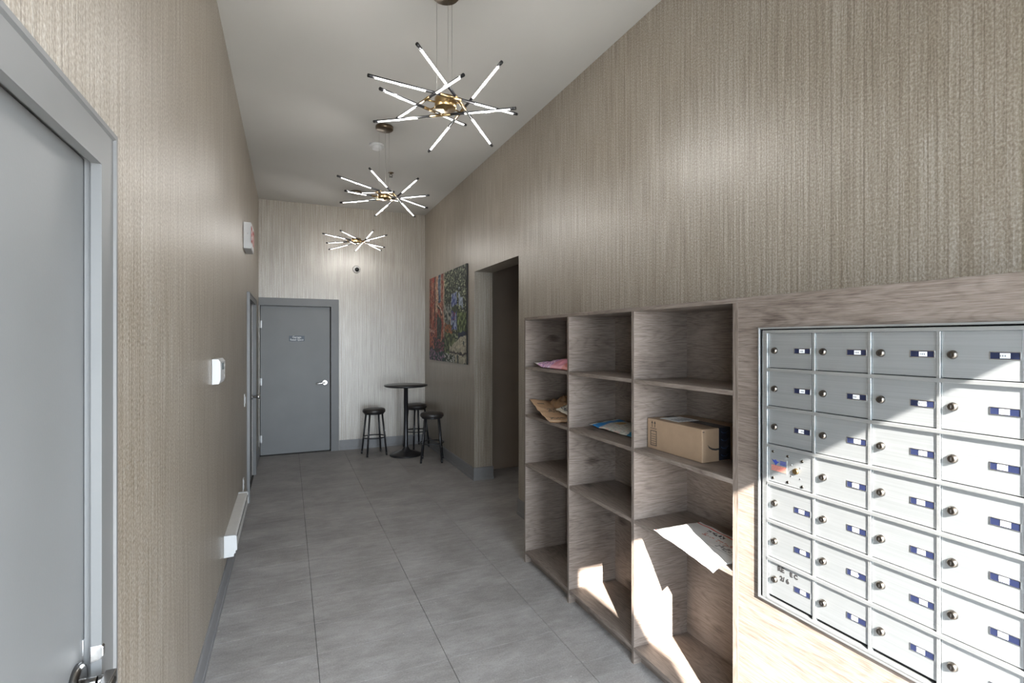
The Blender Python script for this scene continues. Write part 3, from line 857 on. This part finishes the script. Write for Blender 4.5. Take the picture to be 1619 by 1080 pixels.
# ------------------------------------------------------------------ picture on the right wall
def nz2(x, y, s=1.0, o=0.0): return noise.noise(Vector((x * s + o, y * s - o, o)))
def paint(s, t):
    s0_, t0_ = s, t
    s = min(0.999, max(0.0, s + 0.020 * nz2(s0_, t0_, 7, 11.3) + 0.010 * nz2(s0_, t0_, 20, 3.3)))
    t = min(0.999, max(0.0, t + 0.045 * nz2(s0_, t0_, 6, 21.7) + 0.020 * nz2(s0_, t0_, 18, 8.8)))
    n1 = nz2(s, t, 9, 1.3); n2 = nz2(s * 1.2, t, 26, 4.1); n3 = nz2(s, t, 55, 7.7)
    red = (0.27 + .10 * n1, 0.070 + .03 * n2, 0.05); orange = (0.32, 0.15, 0.11); cream = (0.52, 0.37, 0.26)
    dark = (0.03, 0.035, 0.035); green = (0.05 + .03 * n2, 0.065 + .04 * n2, 0.035)
    c = green
    if s < 0.46:
        c = red
        if n2 > 0.12: c = orange
        if nz2(s * 4, t * .8, 7, 3) > 0.22: c = (0.50, 0.22, 0.15)
        if 0.02 < s < 0.035: c = dark
        if 0.155 < s < 0.185 + .02 * n1: c = (0.09, 0.06, 0.06)
        if 0.20 < s < 0.27 and t < 0.45: c = cream if n2 > -.25 else (0.42, 0.16, 0.10)
        if 0.27 < s < 0.355 and t < 0.31 - .0 * s: c = (0.07, 0.10, 0.16) if n2 < .1 else (0.22, 0.27, 0.33)
        if 0.355 < s < 0.37 and t < 0.31: c = cream
        if 0.25 < s < 0.40 and abs(t - (0.33 + (s - .25) * 0.7)) < 0.012: c = (0.6, 0.5, 0.4)
        if 0.25 < s < 0.40 and abs(t - (0.355 + (s - .25) * 0.7)) < 0.010: c = dark
        if 0.24 < s < 0.37 and 0.46 + (s - .24) * .4 < t < 0.74: c = (0.035, 0.045, 0.045) if n2 < .25 else (0.10, 0.12, 0.10)
        if 0.43 < s: c = cream if n1 > -.1 else (0.3, 0.25, 0.2)
        if t > 0.60 and s < 0.18: c = (0.42, 0.15, 0.10) if n2 > -.1 else (0.10, 0.05, 0.07)
        if t > 0.62 and s < 0.15 and t < 0.655: c = (0.5, 0.3, 0.25)
        if t > 0.74 + .05 * n1 and s > 0.15: c = (0.20, 0.06, 0.09) if n3 > .1 else (0.04, 0.06, 0.05)
        if t > 0.88 + .05 * n1: c = (0.03, 0.08, 0.07) if n3 < .2 else (0.28, 0.15, 0.25)
    else:
        c = (0.022, 0.030, 0.022) if n2 < 0.10 else (0.10, 0.12, 0.085)
        if n3 > 0.32: c = (0.32, 0.34, 0.22)
        if s < 0.64 and 0.36 < t < 0.58: c = (0.25, 0.27, 0.24) if n2 > -.15 else dark
        if abs(s - .53) < .008 and .36 < t < .58: c = dark
        if s < 0.64 and 0.36 < t < 0.60 and abs(t - (0.36 + (s - .46) * 1.2)) < .012: c = (0.5, 0.45, 0.38)
        if s < 0.66 and 0.57 < t < 0.70: c = (0.33, 0.13, 0.06) if n2 > -.1 else (0.10, 0.07, 0.05)
        if 0.64 < s < 0.78 and 0.26 < t < 0.64:
            c = (0.07, 0.09, 0.26) if n2 < .05 else (0.36, 0.42, 0.55)
            if n1 < -.22: c = green
        if 0.82 < s < 0.92 and 0.22 < t < 0.45 and n1 > .12: c = (0.33, 0.38, 0.46)
        if 0.66 < s < 0.74 and 0.45 < t < 0.55 and n2 > 0: c = (0.25, 0.05, 0.09)
        if s > 0.78 and 0.48 < t < 0.70: c = (0.05, 0.07, 0.03) if n2 < .05 else (0.20, 0.25, 0.11)
        if s > 0.80 and 0.68 < t < 0.76: c = (0.02, 0.03, 0.06)
        if s < 0.72 and 0.68 < t < 0.90: c = (0.035, 0.05, 0.03) if n2 < .0 else (0.17, 0.20, 0.10)
        path_edge = 0.80 - (s - 0.6) * 0.25 + .03 * n1
        if t > path_edge and s > 0.60: c = (0.42, 0.39, 0.30) if n1 < .22 else (0.07, 0.08, 0.08)
        if s > .6 and abs(t - .86 - .12 * (s - .6)) < .012: c = (0.06, 0.05, 0.05)
        if t > 0.90 and s < 0.72: c = (0.05, 0.07, 0.05) if n3 < .15 else (0.5, 0.5, 0.48)
        if s > 0.975: c = tuple(.4 * x for x in c)
    k = 0.95 + 0.75 * n3
    return tuple(max(0.004, x * k) for x in c)
pc = thing('wall_picture', 'large unframed print of a red brick house and leafy path', 'picture', (XR, 6.5, 1.31))
py0, py1, pz0, pz1, px = 5.645, 7.35, 1.306, 2.495, XR - 0.018
B('canvas_panel', 'ink', (px + 0.0006, XR, py0, py1, pz0, pz1), pc)
me = sheet(lambda u, v: (0, 0, 0), 1, 1, lambda u, v: 0)
bpy.data.meshes.remove(me)
NU, NV = 170, 119
V = []; F = []; CC = []
for i in range(NU + 1):
    for j in range(NV + 1): V.append((px, py1 + (py0 - py1) * i / NU, pz1 + (pz0 - pz1) * j / NV))
for i in range(NU):
    for j in range(NV):
        a = i * (NV + 1) + j
        F.append((a, a + 1, a + NV + 2, a + NV + 1)); CC.append(paint((i + .5) / NU, (j + .5) / NV))
me = bpy.data.meshes.new('printed_scene'); me.from_pydata(V, [], F)
at = me.color_attributes.new('paint', 'FLOAT_COLOR', 'CORNER')
for p in me.polygons:
    for li in p.loop_indices: at.data[li].color = (*CC[p.index], 1)
mesh_obj('printed_scene', me, 'picture', pc)

# ------------------------------------------------------------------ bar table and stools
TX, TY = 1.492, 7.02
tb = thing('bar_table', 'tall round black bar table in the far right corner', 'table', (TX, TY, 0))
MB().lathe([(0.01, 0.950), (0.280, 0.950), (0.293, 0.957), (0.295, 0.966), (0.292, 0.974), (0.01, 0.975)], (TX, TY, 0), 56).obj('tabletop', 'blackwood', tb)
MB().lathe([(0.13, 0.949), (0.13, 0.943), (0.045, 0.935), (0.029, 0.92), (0.029, 0.085), (0.032, 0.08)], (TX, TY, 0), 32).obj('pole', 'black', tb)
MB().lathe([(0.215, 0.0), (0.222, 0.004), (0.220, 0.012), (0.185, 0.028), (0.12, 0.046), (0.06, 0.070), (0.040, 0.095), (0.034, 0.115), (0.030, 0.118)], (TX, TY, 0), 48).obj('base', 'black', tb)

def make_stool(loc, rot, lab):
    t = thing('bar_stool', lab, 'stool', (0, 0, 0), 'black bar stools round the table')
    MB().lathe([(0.02, 0.580), (0.140, 0.581), (0.149, 0.587), (0.154, 0.600), (0.153, 0.620), (0.143, 0.634), (0.10, 0.641), (0.01, 0.643)], (0, 0, 0), 40).obj('seat', 'vinyl', t)
    MB().lathe([(0.128, 0.566), (0.134, 0.566), (0.134, 0.588), (0.128, 0.588)], (0, 0, 0), 40).obj('seat_frame', 'black', t)
    for k in range(4):
        a = k * PI / 2 + PI / 4
        c, s_ = math.cos(a), math.sin(a)
        P = lambda r, z: (r * c, r * s_, z)
        lg = MB().cyl(P(0.190, 0.012), P(0.122, 0.582), 0.0125, n=14)
        lg.cyl(P(0.1915, 0.0), P(0.186, 0.045), 0.0135, 0.0135, n=14)
        l = lg.obj('leg', 'black', t)
        MB().cyl(P(0.176, 0.205), P(0.1905, 0.208), 0.0042, n=10).obj('screw', 'chrome', l)
        MB().cyl(P(0.157, 0.335), P(0.170, 0.338), 0.0034, n=10).obj('screw', 'chrome', l)
    MB().path([(0.152 * math.cos(2 * PI * k / 40), 0.152 * math.sin(2 * PI * k / 40), 0.245) for k in range(40)], 0.0078, 10, True).obj('foot_ring', 'black', t)
    return t
s0 = make_stool(None, 0, 'black round bar stool standing left of the bar table by the grey door')
places = [((1.095, 7.24), math.radians(8), None),
          ((1.735, 6.54), math.radians(-18), 'black round bar stool in front of the right wall, nearest the doorway'),
          ((1.745, 7.475), math.radians(20), 'black round bar stool tucked in the corner behind the table pole')]
for k, (p, r, lab) in enumerate(places):
    o = s0 if k == 0 else copy_tree(s0)
    o.location = (p[0], p[1], 0); o.rotation_euler = (0, 0, r)
    if lab: o['label'] = lab

# ------------------------------------------------------------------ parcels
# cardboard box
bx = thing('shipping_box', 'brown cardboard shipping box with black tape on the second shelf', 'box', (1.76, 1.85, 1.0655))
X0, X1, Y0, Y1, Z0, Z1 = 1.632, 1.886, 1.664, 2.028, 1.0655, 1.212
B('carton', 'cardboard', (X0, X1, Y0, Y1, Z0, Z1), bx, 0.004, 3)
B('packing_tape', 'tape', (1.728, 1.795, Y0 - 0.0006, Y1 + 0.0003, Z1 - 0.001, Z1 + 0.0006), bx)
tp = B('packing_tape', 'tape', (1.728, 1.795, Y0 - 0.0008, Y0 + 0.001, Z0 + 0.004, Z1 + 0.0006), bx)
for k in range(4):
    MB().path([(1.740, Y0 - 0.001, Z0 + 0.028 + k * 0.034), (1.752, Y0 - 0.001, Z0 + 0.021 + k * 0.034), (1.768, Y0 - 0.001, Z0 + 0.021 + k * 0.034), (1.782, Y0 - 0.001, Z0 + 0.030 + k * 0.034)], 0.0016, 6).obj('tape_print', 'tapeblue', tp)
lb = B('shipping_label', 'card', (1.672, 1.800, 1.852, 1.985, Z1 + 0.0007, Z1 + 0.0012), bx)
for k in range(5): B('label_print', 'greyink', (1.69 + 0.02 * k, 1.70 + 0.02 * k, 1.87, 1.93, Z1 + 0.0012, Z1 + 0.0015), lb)
fx = X0 - 0.0007
def mark(poly, nm='box_print'):
    return MB().prism([(fx, y, z) for y, z in poly], (0.0008, 0, 0)).obj(nm, 'ink', bx)
for yc in (1.992, 1.972):      # this-side-up arrows
    mark([(yc + 0.0015, 1.172), (yc - 0.0015, 1.172), (yc - 0.0015, 1.191), (yc - 0.006, 1.191), (yc, 1.203), (yc + 0.006, 1.191), (yc + 0.0015, 1.191)], 'arrow_mark')
mark([(2.005, 1.167), (2.005, 1.1645), (1.960, 1.1645), (1.960, 1.167)])
fr = MB()
yA0, yA1, zA0, zA1 = 1.959, 2.004, 1.083, 1.156
for (a, b_, c, d) in ((yA0, yA1, zA0, zA0 + .003), (yA0, yA1, zA1 - .003, zA1), (yA0, yA0 + .003, zA0, zA1), (yA1 - .003, yA1, zA0, zA1)):
    fr.box(fx, fx + 0.0008, a, b_, c, d)
for k in range(5): fr.box(fx, fx + 0.0008, yA0 + .006, yA1 - .006, zA0 + .010 + k * .011, zA0 + .012 + k * .011)
fr.obj('handling_table_mark', 'ink', bx)
pts = [(1.662, 1.143), (1.674, 1.133), (1.690, 1.126), (1.708, 1.123), (1.728, 1.124), (1.728, 1.117), (1.708, 1.115), (1.688, 1.119), (1.672, 1.128)]
MB().prism([(x, Y0 - 0.0007, z) for x, z in pts], (0, 0.0008, 0)).obj('curved_stroke_mark', 'ink', bx)
MB().box(X0 + 0.002, X0 + 0.012, Y0 - 0.0007, Y0 + 0.001, 1.198, 1.201).obj('box_print', 'ink', bx)

# flat white postal envelope drooping over the third shelf edge
def env_pt(u, v):
    p = bil([(1.513, 1.486, 0.6815), (1.541, 1.872, 0.724), (1.812, 1.858, 0.7245), (1.795, 1.452, 0.719)], u, v)
    if p.x > 1.556: p.z = max(p.z, 0.7185 + 0.002 * nz2(u, v, 4))
    else:
        e = (1.556 - p.x) / 0.05
        p.z = max(p.z, 0.7185 - 0.030 * e * (1 - u))
    p.z += 0.0035 * nz2(u * 1.4, v, 5, 2) + 0.006 * math.sin(PI * u) * (v < 0.5) * (0.5 - v)
    p.z = max(p.z, 0.7160) if p.x > 1.556 else p.z
    return p
def env_col(u, v):
    c = (0.68, 0.68, 0.67)
    if (0.025 < v < 0.055 and u > 0.70) or 0.93 < v < 0.955: c = (0.60, 0.05, 0.05)
    if 0.10 < v < 0.30 and 0.80 < u < 0.98 and nz2(u, v, 14) > -.05: c = (0.16, 0.20, 0.34)
    if 0.80 < v < 0.89 and 0.52 < u < 0.76 and nz2(u * 3, v, 30, 2) > 0.0: c = (0.06, 0.06, 0.07)
    if 0.66 < v < 0.75 and 0.30 < u < 0.72 and nz2(u, v * 3, 30, 5) > 0.12: c = (0.55, 0.25, 0.22)
    if 0.74 < v < 0.79 and 0.22 < u < 0.34: c = (0.05, 0.05, 0.06)
    if 0.50 < v < 0.62 and 0.15 < u < 0.40 and nz2(u, v * 3, 36, 9) > 0.10: c = (0.25, 0.25, 0.25)
    if 0.44 < v < 0.47 and u < .5: c = (0.5, 0.5, 0.5)
    return c
en = thing('postal_envelope', 'flat white envelope with red stripes overhanging the third shelf in sunlight', 'envelope', (1.66, 1.66, 0.712))
mesh_obj('envelope_sheet', sheet(env_pt, 60, 40, lambda u, v: 0.0022, env_col), 'paperprint', en)

# pink mailer, top shelf of the far bay
def pk_pt(u, v):
    p = bil([(1.590, 2.700, 1.412), (1.598, 3.150, 1.412), (1.83, 3.190, 1.420), (1.84, 2.710, 1.420)], u, v)
    w = math.sin(PI * min(1, max(0, u))) ** .5 * math.sin(PI * v) ** .6 if 0 < u < 1 and 0 < v < 1 else 0
    p.z += 0.055 * w + 0.010 * nz2(u * 2, v, 5, 3) * (0.4 + w)
    if u > 0.9: p.z += (u - 0.9) * 0.28 * (1 - v); p.y += (u - .9) * .8 * (1 - v)
    p.z = max(p.z, 1.4085)
    return p
def pk_col(u, v):
    n = nz2(u * 2, v, 16, 5)
    c = (0.62, 0.25, 0.32) if u < 0.62 else (0.62, 0.36, 0.52)
    if u > 0.62 and n > 0.15: c = (0.30, 0.12, 0.38)
    if u > 0.62 and n < -0.25: c = (0.75, 0.60, 0.70)
    if u < 0.28: c = (0.52, 0.16, 0.14)
    if v > 0.55: c = (0.42, 0.36, 0.30)
    if u > 0.95: c = (0.65, 0.6, 0.6)
    return c
pk = thing('pink_mailer', 'crinkled pink and purple padded mailer on the top shelf', 'mailer', (1.71, 2.95, 1.405))
mesh_obj('mailer_pouch', sheet(pk_pt, 46, 26, lambda u, v: 0.003, pk_col), 'mailer', pk)

# blue and white mailer, second shelf of the middle bay
def bl_pt(u, v):
    p = bil([(1.700, 2.10, 1.072), (1.692, 2.655, 1.080), (1.862, 2.600, 1.108), (1.872, 2.10, 1.100)], u, v)
    if v <= 0 or v >= 1 or u <= 0 or u >= 1: w = 0
    else: w = (math.sin(PI * u) * math.sin(PI * v)) ** .5
    p.z += 0.012 * w + 0.006 * nz2(u * 2, v, 4, 8)
    p.z = max(p.z, 1.0685)
    return p
def bl_col(u, v):
    c = (0.58, 0.58, 0.52); n = nz2(u, v, 22, 3)
    if n > 0.25: c = (0.40, 0.42, 0.38)
    if n < -0.3: c = (0.60, 0.45, 0.40)
    if 0.82 < u < 0.93: c = (0.01, 0.20, 0.52)
    if 0.66 < u < 0.78 and 0.45 < v < 0.75: c = (0.42, 0.26, 0.08)
    if u < 0.33 + 0.10 * v and u < 0.40: c = (0.01, 0.16, 0.30)
    if u > 0.975: c = (0.8, 0.8, 0.8)
    return c
bl = thing('blue_striped_mailer', 'white plastic mailer with bright blue bands on the second shelf', 'mailer', (1.78, 2.38, 1.065))
mesh_obj('mailer_pouch', sheet(bl_pt, 60, 26, lambda u, v: 0.003, bl_col), 'mailer', bl)

# kraft bags in the far bay
def kr_pt(u, v):
    p = bil([(1.522, 2.862, 1.0800), (1.584, 3.268, 1.174), (1.850, 3.215, 1.144), (1.80, 2.700, 1.092)], u, v)
    p.z += 0.006 * nz2(u * 2, v, 4, 1) - 0.010 * math.sin(PI * u)
    return p
def kr_col(u, v):
    n = nz2(u, v, 6, 2)
    c = (0.40 + .06 * n, 0.25 + .04 * n, 0.145 + .03 * n)
    if 0.44 < u < 0.66 and 0.22 < v < 0.52 and nz2(u * 2, v, 40, 1) > 0.0: c = (0.13, 0.09, 0.06)
    if 0.10 < u < 0.20 and 0.08 < v < 0.75 and nz2(u, v * 2, 34, 6) > -0.05: c = (0.11, 0.075, 0.05)
    if 0.80 < u < 0.86 and 0.1 < v < 0.3 and n > -.1: c = (0.15, 0.1, 0.06)
    if u < 0.03: c = (0.50, 0.38, 0.26)
    return c
kr = thing('flattened_paper_bag', 'folded brown kraft paper bag leaning in the far pigeonhole', 'paper bag', (1.69, 3.0, 1.065))
mesh_obj('folded_sheet', sheet(kr_pt, 50, 34, lambda u, v: 0.0015, kr_col), 'paperprint', kr)
for k in (1, 2, 3):
    mesh_obj('folded_layer', sheet(lambda u, v, k=k: kr_pt(u, v) + Vector((0.004 * k, 0, -0.0035 * k * (1 - 0.4 * u))), 16, 8, lambda u, v: 0.001, lambda u, v: (0.33, 0.20, 0.11)), 'paperprint', kr)
def cr_pt(u, v):
    a = u * 2 - 1; b_ = v * 2 - 1
    r = 1 - max(abs(a), abs(b_)) ** 3
    n = nz2(u * 2.2, v * 2.2, 2.6, 5); n_ = nz2(u, v, 9, 2)
    p = Vector((1.785 + 0.095 * a, 3.085 + 0.150 * b_, 1.128 + 0.065 * r + 0.045 * n * r + 0.014 * n_))
    q = kr_pt((p.y - 2.80) / 0.45, (p.x - 1.56) / 0.29)      # it lies on the folded bag
    p.z = max(p.z, q.z + 0.006)
    return p
cr = thing('crumpled_kraft_paper', 'crumpled brown kraft paper lying on the folded bag', 'paper', (1.785, 3.085, 1.12))
mesh_obj('crumpled_sheet', sheet(cr_pt, 26, 26, lambda u, v: 0.001, lambda u, v: (0.27 + .08 * nz2(u, v, 7), 0.155 + .05 * nz2(u, v, 7), 0.08)), 'paperprint', cr)
def nw_pt(u, v):
    p = bil([(1.650, 2.830, 1.112), (1.638, 2.985, 1.133), (1.71, 2.955, 1.163), (1.74, 2.80, 1.150)], u, v)
    p.z += 0.006 * nz2(u, v, 5, 4); return p
nw = thing('printed_flyer', 'white printed flyer resting on the folded brown paper', 'paper', (1.68, 2.9, 1.12))
mesh_obj('flyer_sheet', sheet(nw_pt, 22, 18, lambda u, v: 0.001, lambda u, v: (0.09, 0.09, 0.10) if (.25 < v < .8 and nz2(u, v, 9, 3) > 0.02) else (0.55, 0.52, 0.44)), 'paperprint', nw)
